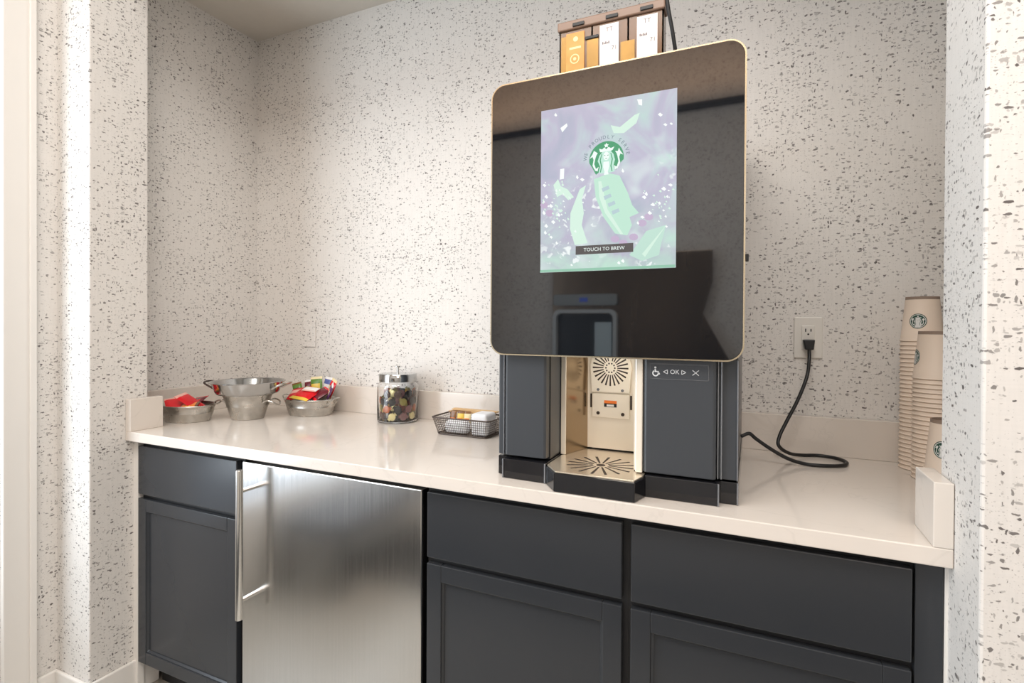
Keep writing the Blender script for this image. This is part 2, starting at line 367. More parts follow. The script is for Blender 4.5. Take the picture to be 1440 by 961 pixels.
# ------------------------------------------------------------------ emblem drawn in a unit circle
def emblem(bm, fn, R, mg, mw, full=True, ring=None, hair=None, cuts=1):
    f = lambda k: (lambda u, v: fn(u * R, v * R, k))
    hair = mw if hair is None else hair
    if ring is not None: ngon(bm, ell(0, 0, 1.10, 1.10, 40), f(0), ring, cuts)
    if full: ngon(bm, ell(0, 0, 1, 1, 40), f(1), mg, cuts)
    else: ngon(bm, ell(0, 0, 1, 1, 30, -8, 188) + [(-.82, -.42), (-.60, -.84), (-.44, -.74), (0, -.2), (.42, -.50), (.56, -.68), (.80, -.32)], f(1), mg, cuts)
    def Wt(p, m=mw, k=2): ngon(bm, p, f(k), m, cuts)
    # long wavy hair and body
    Wt([(-.22, .42), (.24, .44), (.42, .22), (.50, -.10), (.42, -.42), (.50, -.75), (.30, -.98 if full else -.80), (-.30, -.98 if full else -.80), (-.44, -.72), (-.36, -.40), (-.50, -.08), (-.40, .22)], hair)
    # crown, star
    Wt([(-.42, .62), (-.24, .56), (-.12, .66), (0, .54), (.12, .66), (.26, .58), (.46, .64), (.36, .46), (.20, .40), (-.20, .40), (-.36, .42)])
    Wt([(math.sin(i * PI / 5) * (.15 if i % 2 == 0 else .075), .76 + math.cos(i * PI / 5) * (.15 if i % 2 == 0 else .075)) for i in range(10)])
    # tails held up on both sides
    for sg in (1, -1):
        Wt([(sg * x, y) for x, y in ((.50, .38), (.66, .36), (.72, .54), (.80, .36), (.97, .12), (.80, .20), (.74, .02), (.80, -.30), (.70, -.52), (.62, -.44), (.70, -.22), (.64, .08), (.58, .26))])
        Wt([(sg * x, y) for x, y in ((.44, -.40), (.56, -.50), (.70, -.42), (.66, -.60), (.50, -.66))])
    Wt(ell(0, .16, .17, .24, 18), mw, 3)
    Wt([(-.16, -.16), (.16, -.16), (.18, -.45), (.10, -.72), (.14, -.95 if full else -.9), (-.14, -.95 if full else -.9), (-.10, -.72), (-.18, -.45)], mw, 3)
    for sg in (1, -1):
        Wt([(sg * x, y) for x, y in ((.05, .20), (.13, .22), (.13, .18), (.05, .17))], mg, 4)
        Wt([(sg * x, y) for x, y in ((.24, .30), (.28, .30), (.38, -.05), (.30, -.42), (.36, -.74), (.31, -.74), (.24, -.42), (.32, -.05))], mg, 4)
    Wt([(-.06, .04), (.06, .04), (.04, .01), (-.04, .01)], mg, 4)

# ------------------------------------------------------------------ coffee machine
t = thing('coffee_machine', 'tall black touchscreen coffee machine standing on the white counter', 'coffee machine', (-.281, 1.35, CT))
def MP(n, b, m, bev=0, parent=None, smooth=False, seg=2):
    o = obj(n, b, m, bevel=bev, smooth=smooth, seg=seg); o.data.transform(Matrix.Translation(-t.location)); o.parent = parent or t; return o
Z = CT
# carcass: two side boxes, the back box and the upper box, leaving the niche open
b = bmesh.new()
box(b, -.538, -.414, 1.128, 1.60, Z + .047, 1.755); box(b, -.219, -.024, 1.128, 1.60, Z + .047, 1.755)
box(b, -.414, -.219, 1.30, 1.60, Z + .047, 1.755); box(b, -.414, -.219, 1.106, 1.30, 1.16, 1.755)
box(b, -.538, -.024, 1.106, 1.128, 1.152, 1.755)
MP('body', b, M_mach, .003)
# bottom wings
bw = bmesh.new()
prism(bw, [(-.541, 1.122), (-.519, 1.122), (-.516, 1.098), (-.412, 1.094), (-.412, 1.60), (-.541, 1.60)], Z + .001, Z + .0445)
prism(bw, [(-.197, 1.098), (-.0575, 1.098), (-.0545, 1.122), (-.0215, 1.122), (-.0215, 1.60), (-.197, 1.60)], Z + .001, Z + .0445)
MP('base', bw, M_machk, .0015)
for x0, x1, y in ((-.5195, -.5165, 1.0965), (-.4155, -.4120, 1.0925), (-.0580, -.0550, 1.0965), (-.0245, -.0212, 1.1205)):
    MP('base_trim', B(x0, x1, y, y + .004, Z + .001, Z + .044), M_ridge, .0006)
# doors
dl = MP('door', prism(bmesh.new(), [(-.514, 1.106), (-.510, 1.104), (-.421, 1.104), (-.4165, 1.107), (-.4160, 1.1275), (-.514, 1.1275)], Z + .052, 1.150), M_mach, .001)
MP('door_cheek', B(-.430, -.4142, 1.1280, 1.196, Z + .046, 1.152), M_blackp, .001)
dr = MP('door', prism(bmesh.new(), [(-.202, 1.108), (-.197, 1.104), (-.067, 1.104), (-.062, 1.108), (-.062, 1.127), (-.202, 1.127)], Z + .049, 1.150), M_mach, .002)
# corner pilasters with grey ridges
for x0, x1 in ((-.541, -.5155), (-.0605, -.0215)):
    pb = prism(bmesh.new(), [(x0, 1.124), (x0 + .003, 1.120), (x1 - .003, 1.120), (x1, 1.124), (x1, 1.1275), (x0, 1.1275)], Z + .049, 1.150)
    pl = MP('corner_post', pb, M_mach, .001)
    for xr_ in ((-.5235, -.517) if x0 < -.4 else (-.0590, -.0525, -.0235)):
        MP('ridge', B(xr_ - .0012, xr_ + .0012, 1.113, 1.1235, Z + .050, 1.149), M_ridge, .0004)
# niche lining
nb = bmesh.new(); box(nb, -.375, -.219, 1.283, 1.297, Z + .047, 1.158); MP('niche_back', nb, M_cream)
MP('niche_side', prism(bmesh.new(), [(-.4005, 1.199), (-.372, 1.283), (-.372, 1.297), (-.413, 1.297), (-.413, 1.199)], Z + .044, 1.158), M_creamm)
MP('niche_column', B(-.4125, -.4005, 1.196, 1.2, Z + .044, 1.158), M_cream, .001)
cb = B(-.2195, -.2045, 1.108, 1.126, Z + .046, 1.151); MP('niche_column', cb, M_cream, .002)
cb = B(-.2255, -.2195, 1.126, 1.283, Z + .046, 1.158); MP('niche_side', cb, M_cream)
d_ = bpy.data.lights.new('niche_fill', 'AREA'); d_.shape = 'RECTANGLE'; d_.size = .12; d_.size_y = .05; d_.energy = .16; d_.color = (1, .93, .82)
o_ = bpy.data.objects.new('niche_fill', d_); COL.objects.link(o_); o_.location = (-.30, 1.20, 1.156)  # area light added to brighten the niche back; no lamp part modelled
# raised arch plate with fan grille
def on_y(y): return lambda u, v, k=0: (u, y - k * .0003, v)
cx, cz = -.3135, 1.112
arch = [(cx - .047, 1.052), (cx + .047, 1.052), (cx + .050, 1.10)] + [(cx + .052 * math.cos(a), 1.108 + .058 * math.sin(a)) for a in [i * PI / 14 for i in range(0, 15)]][:] + [(cx - .050, 1.10)]
arch = [(x, min(z, 1.157)) for x, z in arch]
ap = MP('spout_plate', prism_y(bmesh.new(), arch, 1.2755, 1.284), M_cream, .001)
gb = bmesh.new()
for i in range(24):
    a = 2 * PI * i / 24
    if 1: 
        r0, r1, wd = .017, .044, .0021
        q = [(r0, -wd * .6), (r1, -wd), (r1, wd), (r0, wd * .6)]
        P4 = [(cx + r * math.cos(a) - w_ * math.sin(a), cz + r * math.sin(a) + w_ * math.cos(a)) for r, w_ in q]
        if max(p[1] for p in P4) < 1.156: ngon(gb, P4, lambda u, v: (u, 1.2750, v))
for i in range(10):
    a = 2 * PI * i / 10
    ngon(gb, ell(cx + .011 * math.cos(a), cz + .011 * math.sin(a), .0022, .0022, 6), lambda u, v: (u, 1.2750, v))
MP('grille_slots', gb, M_dkhole, parent=ap)
for sx in (-.030, .030):
    MP('screw', prism_y(bmesh.new(), ell(cx + sx, 1.058, .0035, .0035, 10), 1.2735, 1.276), M_ridge, parent=ap)
lp = MP('lower_plate', B(cx - .046, cx + .046, 1.278, 1.284, .990, 1.048), M_cream, .0008)
sb = bmesh.new(); fy = on_y(1.2775)
ngon(sb, [(cx - .0155, 1.016), (cx + .0155, 1.016), (cx + .0155, 1.031), (cx - .0155, 1.031)], fy, 1)
ngon(sb, [(cx - .0155, 1.025), (cx + .0155, 1.025), (cx + .0155, 1.032), (cx - .0155, 1.032)], lambda u, v: fy(u, v, 1), 0)
ngon(sb, [(cx - .009, 1.0175), (cx + .009, 1.0175), (cx + .009, 1.0225), (cx - .009, 1.0225)], lambda u, v: fy(u, v, 1), 2)
MP('warning_sticker', sb, [M_orange, M_blackp, M_print], parent=lp)
for sx in (-.0305, .0305):
    MP('screw_hole', prism_y(bmesh.new(), ell(cx + sx, 1.000, .0042, .0042, 12), 1.2765, 1.279), M_dkhole, parent=lp)
for sx in (-.0495, .0495):
    MP('side_slot', B(cx + sx - .0022, cx + sx + .0022, 1.2815, 1.2835, 1.012, 1.046), M_dkhole)
# drip tray
tray = [(-.377, 1.049), (-.208, 1.049), (-.1965, 1.094), (-.1965, 1.125), (-.222, 1.126), (-.222, 1.282), (-.3995, 1.282), (-.3995, 1.215), (-.4115, 1.19), (-.4115, 1.094)]
MP('drip_tray', prism(bmesh.new(), tray, Z + .001, Z + .040), M_machk, .0015)
ins = [(-.375, 1.052), (-.210, 1.052), (-.200, 1.094), (-.200, 1.124), (-.225, 1.126), (-.226, 1.282), (-.398, 1.282), (-.398, 1.215), (-.409, 1.19), (-.409, 1.096)]
pg = MP('tray_grate', prism(bmesh.new(), ins, Z + .0402, Z + .0435), mat('tray_champagne_steel', (.74, .66, .54), .24, .75), .0008)
gb = bmesh.new(); tx, ty = -.300, 1.140; fz = lambda u, v: (u, v, Z + .0438)
for i in range(16):
    a = 2 * PI * i / 16
    for (r0, r1, wd) in ((.018, .074, .0030),):
        P4 = [(tx + r * math.cos(a) - w_ * math.sin(a), ty + r * math.sin(a) + w_ * math.cos(a)) for r, w_ in ((r0, -wd * .6), (r1, -wd), (r1, wd), (r0, wd * .6))]
        ngon(gb, P4, fz)
ngon(gb, ell(tx, ty, .010, .010, 14), fz)
MP('tray_slots', gb, M_dkhole, parent=pg)
# big front panel: black glass in a champagne edge
pf = MP('front_panel', prism_y(bmesh.new(), rrect(-.5435, -.0155, 1.1505, 1.7565, .030), 1.085, 1.1025), M_black_glass, .0008)
eb = bmesh.new()
outer = rrect(-.5465, -.0125, 1.1475, 1.7595, .033); inner = rrect(-.5437, -.0153, 1.1503, 1.7567, .0302)
n = len(outer)
R_ = [[eb.verts.new((x, y, z)) for x, z in ring] for ring, y in ((outer, 1.0865), (outer, 1.104), (inner, 1.104), (inner, 1.0865))]
for a in range(4):
    for i in range(n): eb.faces.new((R_[a][i], R_[a][(i + 1) % n], R_[(a + 1) % 4][(i + 1) % n], R_[(a + 1) % 4][i]))
MP('panel_edge', eb, M_gold, parent=pf, smooth=True)
MP('panel_lock', B(-.0125, -.0065, 1.090, 1.101, 1.338, 1.352), M_blackp, .001, parent=pf)
# touchscreen artwork
def screen_mat():
    m = mat('screen_foliage_picture', (0, 0, 0), .15); g = N(m, 'ShaderNodeTexCoord')
    def nz(sc, det=4, dist=0., off=(0, 0, 0), st=(1, 1, 1)):
        mp = N(m, 'ShaderNodeMapping'); mp.inputs['Location'].default_value = off; mp.inputs['Scale'].default_value = st; L(m, g.outputs['Object'], mp.inputs[0])
        n_ = N(m, 'ShaderNodeTexNoise'); n_.inputs['Scale'].default_value = sc; n_.inputs['Detail'].default_value = det; n_.inputs['Distortion'].default_value = dist
        L(m, mp.outputs[0], n_.inputs['Vector']); return n_.outputs['Fac']
    c1 = ramp(m, nz(9, 3, 1.2), [(.30, (.46, .50, .62)), (.46, (.56, .54, .68)), (.56, (.58, .66, .72)), (.70, (.56, .80, .72))])
    sp_ = N(m, 'ShaderNodeSeparateXYZ'); L(m, g.outputs['Object'], sp_.inputs[0])
    low = N(m, 'ShaderNodeMapRange'); low.inputs[1].default_value = .62; low.inputs[2].default_value = .44; L(m, sp_.outputs[2], low.inputs[0])
    green = ramp(m, nz(16, 3, .8, (4, 0, 1)), [(.36, (.46, .40, .56)), (.5, (.54, .68, .64)), (.62, (.58, .84, .68))])
    c2 = mix(m, math_n(m, 'MULTIPLY', low.outputs[0], .75), c1, green)
    spot = ramp(m, nz(55, 2, .6, (2, 0, 3)), [(.0, (0, 0, 0)), (.60, (0, 0, 0)), (.66, (1, 1, 1))])
    dens = ramp(m, nz(8, 1, 0, (7, 0, 2)), [(.44, (0, 0, 0)), (.54, (1, 1, 1))])
    lowm = N(m, 'ShaderNodeMapRange'); lowm.inputs[1].default_value = .72; lowm.inputs[2].default_value = .60; L(m, sp_.outputs[2], lowm.inputs[0])
    k = math_n(m, 'MULTIPLY', math_n(m, 'MULTIPLY', spot, dens), lowm.outputs[0])
    c3 = mix(m, k, c2, (.92, .98, .98))
    soft = ramp(m, nz(14, 2, .5, (1, 0, 8)), [(.55, (0, 0, 0)), (.75, (1, 1, 1))])
    c4 = mix(m, math_n(m, 'MULTIPLY', soft, .7), c3, (.78, .88, .88))
    L(m, c4, bsdf(m).inputs['Emission Color']); bsdf(m).inputs['Emission Strength'].default_value = .92; return m
def em(name, colr, s_=1.): return mat(name, (0, 0, 0), .2, emit=colr, estr=s_)
def S(cx_, cy_):                      # artwork sketched on a 747 x 961 sheet
    u = (cx_ - 42) / 673; top = 132 - 112 * u; bot = 938 - 26 * u
    return -.423 + .285 * u, 1.331 + .352 * (bot - cy_) / (bot - top)
sm = [screen_mat(), em('leaf_mint', (.52, .78, .64)), em('leaf_pale', (.66, .86, .74)), em('leaf_vein', (.46, .60, .64)), em('sparkle_white', (.92, .98, .96)),
      em('emblem_green_lit', (.07, .34, .17)), em('emblem_white_lit', (.86, .96, .92)), em('emblem_mint_lit', (.52, .80, .68)), em('button_dark', (.10, .09, .09)), em('text_dim', (.17, .22, .27)), em('leaf_deep', (.52, .74, .64)), em('mauve_cluster', (.54, .44, .60)), em('screen_edge_green', (.30, .56, .42))]
b = bmesh.new()
def SC(pts_, mi, k=1): ngon(b, [S(*p) for p in pts_], lambda u, v: (u, 1.0843 - k * .00012, v), mi)
box(b, -.4235, -.1375, 1.0844, 1.0852, 1.3305, 1.6835)
SC([(42, 926), (714, 898), (712, 912), (38, 938)], 12)
SC([(322, 470), (400, 440), (450, 452), (492, 540), (512, 600), (545, 640), (500, 660), (512, 700), (490, 752), (430, 742), (372, 660), (332, 560)], 1, 2)
SC([(345, 480), (360, 480), (392, 620), (470, 745), (456, 746), (380, 640), (350, 560)], 2, 3)
for x0, y0 in ((362, 516), (372, 556), (392, 592), (412, 630)):
    SC([(x0, y0), (x0 + 34, y0 - 14), (x0 + 40, y0 + 2), (x0 + 6, y0 + 18)], 3, 4)
SC([(250, 520), (282, 500), (262, 570), (272, 640), (262, 700), (292, 790), (226, 800), (200, 720), (202, 640), (226, 580)], 2, 2)
SC([(540, 792), (580, 730), (672, 700), (650, 790), (640, 850), (560, 880), (500, 850)], 10, 2)
SC([(560, 845), (668, 706), (660, 720), (575, 860)], 2, 3)
SC([(405, 200), (450, 210), (520, 150), (545, 140), (530, 190), (470, 240), (420, 240)], 2, 2)
SC([(110, 500), (135, 470), (150, 505), (185, 520), (220, 560), (190, 575), (160, 545), (130, 560)], 2, 2)
SC([(146, 420), (168, 416), (166, 468), (144, 472)], 4, 2); SC([(146, 214), (180, 190), (184, 204), (156, 236)], 4, 2); SC([(532, 72), (556, 72), (556, 104), (540, 100)], 4, 2)
for q in [(random.gauss(120, 45), random.gauss(590, 80)) for _ in range(46)] + [(random.gauss(640, 40), random.gauss(580, 55)) for _ in range(26)]:
    if 50 < q[0] < 705: SC([(q[0] - random.uniform(2, 9), q[1]), (q[0], q[1] - random.uniform(3, 9)), (q[0] + random.uniform(2, 9), q[1] + 2), (q[0] + 2, q[1] + random.uniform(2, 9))], random.choice((4, 2, 2)), 2)
for q in ((60, 500), (72, 560), (96, 604), (58, 640), (110, 684), (72, 706), (100, 760), (128, 790), (66, 740), (140, 650), (660, 520), (690, 500), (676, 560), (640, 590), (594, 640), (610, 600), (580, 545), (540, 690), (560, 660), (450, 890), (470, 880), (210, 900), (236, 460), (262, 470), (465, 430), (570, 560), (640, 150), (664, 200), (690, 196), (120, 150)):
    SC([(q[0] - random.uniform(5, 13), q[1]), (q[0], q[1] - random.uniform(6, 14)), (q[0] + random.uniform(5, 13), q[1] + 2), (q[0] + 2, q[1] + random.uniform(6, 12))], 4, 3)
for q in ((430, 770), (470, 790), (560, 690), (520, 760), (590, 660), (90, 640), (60, 600)):
    SC(ell(q[0], q[1], 22, 18, 10), 11, 1)
ex, ez = -.278, 1.5615
emblem(b, lambda u, v, k: (ex + u, 1.0838 - k * .00012, ez + v), .0365, 5, 6, full=False, hair=7, cuts=0)
phrase = 'WE PROUDLY SERVE'
for i, ch in enumerate(phrase):
    if ch == ' ': continue
    a = math.radians(172 - i * 164 / (len(phrase) - 1))
    text(b, ch, .0105, lambda u, v: (ex + u, 1.0834, ez + v), 9, (.0450 * math.cos(a), .0450 * math.sin(a)), a - PI / 2)
ngon(b, [(-.343, 1.3655), (-.221, 1.3655), (-.221, 1.384), (-.343, 1.384)], lambda u, v: (u, 1.0838, v), 8)
text(b, 'TOUCH TO BREW', .0105, lambda u, v: (u, 1.0835, v), 6, (-.282, 1.3748))
scr = obj('touchscreen', b, sm); scr.data.transform(Matrix.Translation(-t.location)); scr.parent = t
bmx = None
# accessibility keypad printed on the right door
b = bmesh.new(); kf = lambda u, v: (u, 1.1032, v); kx0, kx1, kz0, kz1 = -.189, -.076, 1.1075, 1.1385
for q in (((kx0, kz0), (kx1, kz0), (kx1, kz0 + .0008), (kx0, kz0 + .0008)), ((kx0, kz1 - .0008), (kx1, kz1 - .0008), (kx1, kz1), (kx0, kz1)), ((kx0, kz0), (kx0 + .0008, kz0), (kx0 + .0008, kz1), (kx0, kz1)), ((kx1 - .0008, kz0), (kx1, kz0), (kx1, kz1), (kx1 - .0008, kz1))):
    ngon(b, list(q), kf, 1)
zc = 1.1225
ngon(b, ell(-.1785, zc + .0080, .0022, .0022, 10), kf)                     # wheelchair user
ngon(b, [(-.1800, zc + .005), (-.1772, zc + .005), (-.1768, zc + .001), (-.172, zc + .001), (-.1688, zc - .0055), (-.1710, zc - .0062), (-.1735, zc - .0012), (-.1798, zc - .0012)], kf)
for i in range(20):
    a0, a1 = [math.radians(120 + 270 * k / 20) for k in (i, i + 1)]
    ngon(b, [(-.1780 + r * math.cos(a), zc - .0035 + r * math.sin(a)) for r, a in ((.0042, a0), (.0066, a0), (.0066, a1), (.0042, a1))], kf)
def line(p, q, wd=.0006):
    d = Vector((q[0] - p[0], q[1] - p[1])); n_ = Vector((-d.y, d.x)).normalized() * wd
    ngon(b, [(p[0] + n_.x, p[1] + n_.y), (p[0] - n_.x, p[1] - n_.y), (q[0] - n_.x, q[1] - n_.y), (q[0] + n_.x, q[1] + n_.y)], kf)
for tri in (((-.1625, zc), (-.1545, zc + .0042), (-.1545, zc - .0042)), ((-.1190, zc), (-.1270, zc + .0042), (-.1270, zc - .0042))):
    for i in range(3): line(tri[i], tri[(i + 1) % 3])
text(b, 'OK', .0125, kf, 0, (-.1405, zc))
line((-.1065, zc + .005), (-.0945, zc - .005)); line((-.1065, zc - .005), (-.0945, zc + .005))
kp = obj('keypad_print', b, [mat('keypad_white', (.62, .64, .66), .4), M_ridge]); kp.data.transform(Matrix.Translation(-t.location)); kp.parent = dr

# ------------------------------------------------------------------ bean hopper box on top of the machine
t = thing('bean_hopper', 'smoky brown hopper box with labels on top of the coffee machine', 'container', (-.30, 1.27, 1.755))
HX0, HX1, HY0, HY1 = -.4235, -.1825, 1.202, 1.236
b = bmesh.new(); z0, z1 = 1.7555, 1.912
box(b, HX0, HX1, HY0, HY1, z0, z0 + .003)
for q in ((HX0, HX0 + .003, HY0, HY1), (HX1 - .003, HX1, HY0, HY1), (HX0, HX1, HY1 - .003, HY1), (HX0, HX1, HY0, HY0 + .003)): box(b, *q, z0, z1)
for x in (-.346, -.262): box(b, x, x + .004, HY0, HY1, z0, z1)
MP('bin', b, M_brown)
lid = MP('lid', (lambda b: (box(b, HX0 - .004, HX1 + .004, HY0 - .006, HY1 + .002, 1.9125, 1.934), b)[-1])(bmesh.new()), M_lid, .003)
for x in (-.375, -.296, -.218): MP('latch', B(x - .014, x + .014, HY0 - .009, HY0 - .005, 1.9165, 1.9245), M_blackp, .001, parent=lid)
for x0, x1 in ((-.325, -.281), (-.240, -.195)):
    lb = MP('paper_label', B(x0, x1, HY0 - .0025, HY0 - .001, 1.772, 1.9065), M_lab)
    q = bmesh.new(); fn = lambda u, v: (u, HY0 - .0027, v)
    text(q, 'TT', .014, fn, 0, ((x0 + x1) / 2, 1.894)); text(q, '71', .0135, fn, 0, (x1 - .010, 1.850))
    for k in range(5): ngon(q, [(x0 + .006 + k * .0035, 1.862), (x0 + .0085 + k * .0035, 1.862), (x0 + .0085 + k * .0035, 1.868 - (k % 2) * .002), (x0 + .006 + k * .0035, 1.868 - (k % 2) * .002)], fn)
    MP('label_print', q, M_ink, parent=lb)
al = MP('amber_label', B(-.406, -.362, HY0 - .0025, HY0 - .001, 1.772, 1.9045), M_amber)
q = bmesh.new(); fn = lambda u, v: (u, HY0 - .0028, v)
ngon(q, ell(-.383, 1.889, .006, .006, 14), fn)
for i in range(24):
    a0, a1 = 2 * PI * i / 24, 2 * PI * (i + 1) / 24
    ngon(q, [(-.385 + r * math.cos(a), 1.843 + r * math.sin(a)) for r, a in ((.009, a0), (.0115, a0), (.0115, a1), (.009, a1))], fn)
ngon(q, ell(-.385, 1.843, .004, .004, 12), fn); ngon(q, [(-.398, 1.866), (-.370, 1.866), (-.370, 1.871), (-.398, 1.871)], fn)
MP('label_print', q, mat('pale_gold_print', (.85, .66, .34), .4), parent=al)
for x0, x1, z1_ in ((-.356, -.329, 1.882), (-.277, -.245, 1.86), (-.419, -.405, 1.90)):
    MP('foil_bag', B(x0, x1, HY0 - .0008, HY0 - .0002, 1.76, z1_), M_goldfoil)
MP('clip', B(-.360, -.328, HY0 - .0035, HY0 - .001, 1.882, 1.889), M_blackp, .001)
tag(obj('hose', tube(bmesh.new(), spline([(-.166, 1.25, 1.7565), (-.158, 1.235, 1.80), (-.164, 1.215, 1.86), (-.176, 1.20, 1.94), (-.180, 1.21, 2.05), (-.17, 1.25, 2.2), (-.15, 1.5, 2.40), (-.15, 1.683, 2.42)], 6), .0042, 10), M_rubber, smooth=True), 'black cable rising behind the hopper box from the machine top', 'cable')

# ------------------------------------------------------------------ outlets and cords
def outlet(x, z, lab, plugged):
    t = thing('wall_outlet', lab, 'outlet', (x, YB, z))
    f = obj('cover_plate', B(-.035, .035, -.006, -.0005, -.057, .057), M_outlet if plugged else MW, bevel=.002, parent=t)
    r = obj('receptacle', B(-.0165, .0165, -.0085, -.005, -.0335, .0335), M_outlet, bevel=.0015, parent=t) if plugged else obj('blank_insert', B(-.0165, .0165, -.0075, -.005, -.0335, .0335), M_outlet if plugged else MW, bevel=.001, parent=t)
    if plugged:
        for dz in (.0165, -.0165):
            b = bmesh.new()
            for dx, w_, hh in ((-.0065, .0013, .0045), (.0065, .0013, .0038)): box(b, dx - w_, dx + w_, -.0092, -.0084, dz + .004 - hh, dz + .004 + hh)
            prism_y(b, ell(0, dz - .007, .0026, .0026, 10), -.0092, -.0084)
            obj('socket_slots', b, M_blackp, parent=r)
    return t
outlet(.1425, 1.185, 'white outlet with black plug on the back wall, right of the machine', True)
outlet(-1.70, 1.176, 'blank plate covered in wallpaper on the back wall above the snack tub', False)
t = thing('power_cord', 'black power cord plugged into the outlet and looping on the counter', 'cord', (.1425, 1.66, 1.15))
def PC(n, b, smooth=True, bev=0): o = obj(n, b, M_rubber, smooth=smooth, bevel=bev); o.data.transform(Matrix.Translation(-t.location)); o.parent = t; return o
pb = bmesh.new(); prism_y(pb, [(.128, 1.180), (.157, 1.180), (.154, 1.152), (.133, 1.152)], 1.650, 1.6765); PC('plug', pb, False, .003)
cpts = [(.1435, 1.661, 1.160), (.143, 1.650, 1.125), (.135, 1.62, 1.08), (.113, 1.60, 1.02), (.087, 1.585, .965), (.069, 1.57, .925), (.067, 1.56, .901), (.092, 1.58, .880), (.125, 1.61, .8715), (.165, 1.63, .8705), (.205, 1.615, .8705), (.222, 1.575, .8705), (.205, 1.535, .8705), (.165, 1.515, .8705), (.125, 1.51, .8715), (.085, 1.50, .883), (.045, 1.495, .905), (.012, 1.49, .928), (-.004, 1.485, .941), (-.0225, 1.475, .934)]
PC('cable', tube(bmesh.new(), spline(cpts, 7), .0046, 10))

# ------------------------------------------------------------------ paper cups
def cup_bm(H_=.110, rb=.0335, rt=.0435):
    b = bmesh.new()                     # upside down: rim on the ground, base at the top
    rim = [(rt + .0005 + .0016 * math.cos(a), .0018 + .0016 * math.sin(a)) for a in [-PI / 2 + k * PI / 5 for k in range(6)]]
    pr = [(rt - .0006, .0006)] + rim + [(rt + .0001, .0038), (rb + .0009, H_ - .007)]
    lathe(b, pr, 36, mi=0)
    lathe(b, [(rb + .0008, H_ - .007), (rb + .0006, H_), (rb - .0016, H_ + .0002), (rb - .0020, H_ - .006), (0, H_ - .006)], 36, mi=1)
    return lathe(b, [(rt - .0006, .0006), (rb - .0022, H_ - .008), (0, H_ - .008)], 36, mi=1)
def on_cup(ang, zc_, H_=.110, rb=.0335, rt=.0435):
    def fn(u, v, k=0):
        z = zc_ + v; r = rt + (rb - rt) * z / H_ + .0005 + k * .00014; a = ang + u / r
        return (r * math.cos(a), r * math.sin(a), z)
    return fn
proto = obj('paper_cup', cup_bm(), [M_cup, M_cupin], smooth=True)
PITCH_ = .0105
stacks = [((.383, 1.610), 31, 'far stack against the back wall, tallest of the three', -2.02, 'cups nested in the tallest stack'),
          ((.3875, 1.514), 23, 'middle stack, half hidden by the wall edge', -3.12, 'cups nested in the middle stack'),
          ((.3885, 1.419), 5, 'short front stack behind the quartz end piece', -2.15, 'cups nested in the short front stack')]
first = True
for (sx, sy), cnt, nm, ang, grp in stacks:
    for k in range(cnt):
        o = proto if first else proto.copy()
        if not first: COL.objects.link(o)
        first = False; o.location = (sx, sy, CT + .0004 + k * PITCH_)
        if k < cnt - 1: tag(o, 'upturned cream paper cup nested in the ' + nm, 'cup', grp)
        else:
            tag(o, 'topmost cup, green emblem, of the ' + nm, 'cup')
            b = bmesh.new(); emblem(b, on_cup(ang, .050), .0150, 0, 1, True, ring=1, cuts=2)
            for i in range(24):
                a0, a1 = 2 * PI * i / 24, 2 * PI * (i + 1) / 24
                ngon(b, [(.0165 * r * math.cos(a), .0165 * r * math.sin(a)) for r, a in ((1, a0), (1.1, a0), (1.1, a1), (1, a1))], lambda u, v: on_cup(ang, .050)(u, v, 2), 0)
            obj('emblem', b, [M_dgreen, M_print], parent=o)

# ------------------------------------------------------------------ glass jar
JX, JY, JR = -1.170, 1.582, .0735
t = thing('glass_jar', 'clear glass jar of wrapped candies with a steel lid and knob', 'jar', (JX, JY, CT))
obj('glass_body', lathe(bmesh.new(), [(0, .0006), (JR - .006, .0006), (JR - .001, .004), (JR, .010), (JR, .128), (JR - .003, .138), (JR - .010, .143), (JR - .010, .148), (JR - .0125, .148), (JR - .0125, .142), (JR - .0055, .136), (JR - .003, .127), (JR - .003, .012), (JR - .006, .007), (0, .007)], 56), M_glass, parent=t, smooth=True)
ld = obj('lid', lathe(bmesh.new(), [(0, .149), (JR - .009, .149), (JR - .009, .146), (JR - .0065, .146), (JR - .006, .170), (JR - .008, .173), (.012, .1755), (0, .1755)], 56), M_polish, parent=t, smooth=True)
obj('knob', lathe(bmesh.new(), [(0, .1755), (.0055, .1755), (.0048, .186), (.0050, .194), (.0125, .197), (.0125, .200), (.010, .2015), (0, .202)], 28), M_chrome, parent=ld, smooth=True)
cand_cols = {'dark chocolate': (.07, .03, .02), 'gold': (.80, .52, .12), 'orange': (.60, .16, .05), 'mauve': (.26, .12, .12), 'black': (.012, .012, .014), 'olive': (.34, .29, .08), 'cream yellow': (.92, .80, .40), 'red brown': (.32, .07, .04)}
CM = {k: mat('candy_' + k.replace(' ', '_'), v, .32, .25 if k in ('gold', 'cream yellow') else 0) for k, v in cand_cols.items()}
def candy_bm(r=.0150):
    b = bmesh.new(); n_ = 14
    prof = [(0, -.0042), (r * .55, -.0040), (r * .86, -.0026), (r * .9, 0), (r * .86, .0026), (r * .55, .0040), (0, .0042)]
    lathe(b, prof, n_)
    for sg in (1, -1):
        ngon(b, [(sg * r * .8, -.003), (sg * r * 1.22, -.0065), (sg * r * 1.16, 0), (sg * r * 1.22, .0065), (sg * r * .8, .003)], lambda u, v: (u, v, .0006))
        ngon(b, [(sg * r * .8, -.003), (sg * r * 1.22, -.0065), (sg * r * 1.16, 0), (sg * r * 1.22, .0065), (sg * r * .8, .003)], lambda u, v: (u, v, -.0006))
    return b
cmesh = {}
for k, m_ in CM.items():
    o = obj('candy', candy_bm(), m_, smooth=True); cmesh[k] = o.data; bpy.data.objects.remove(o)
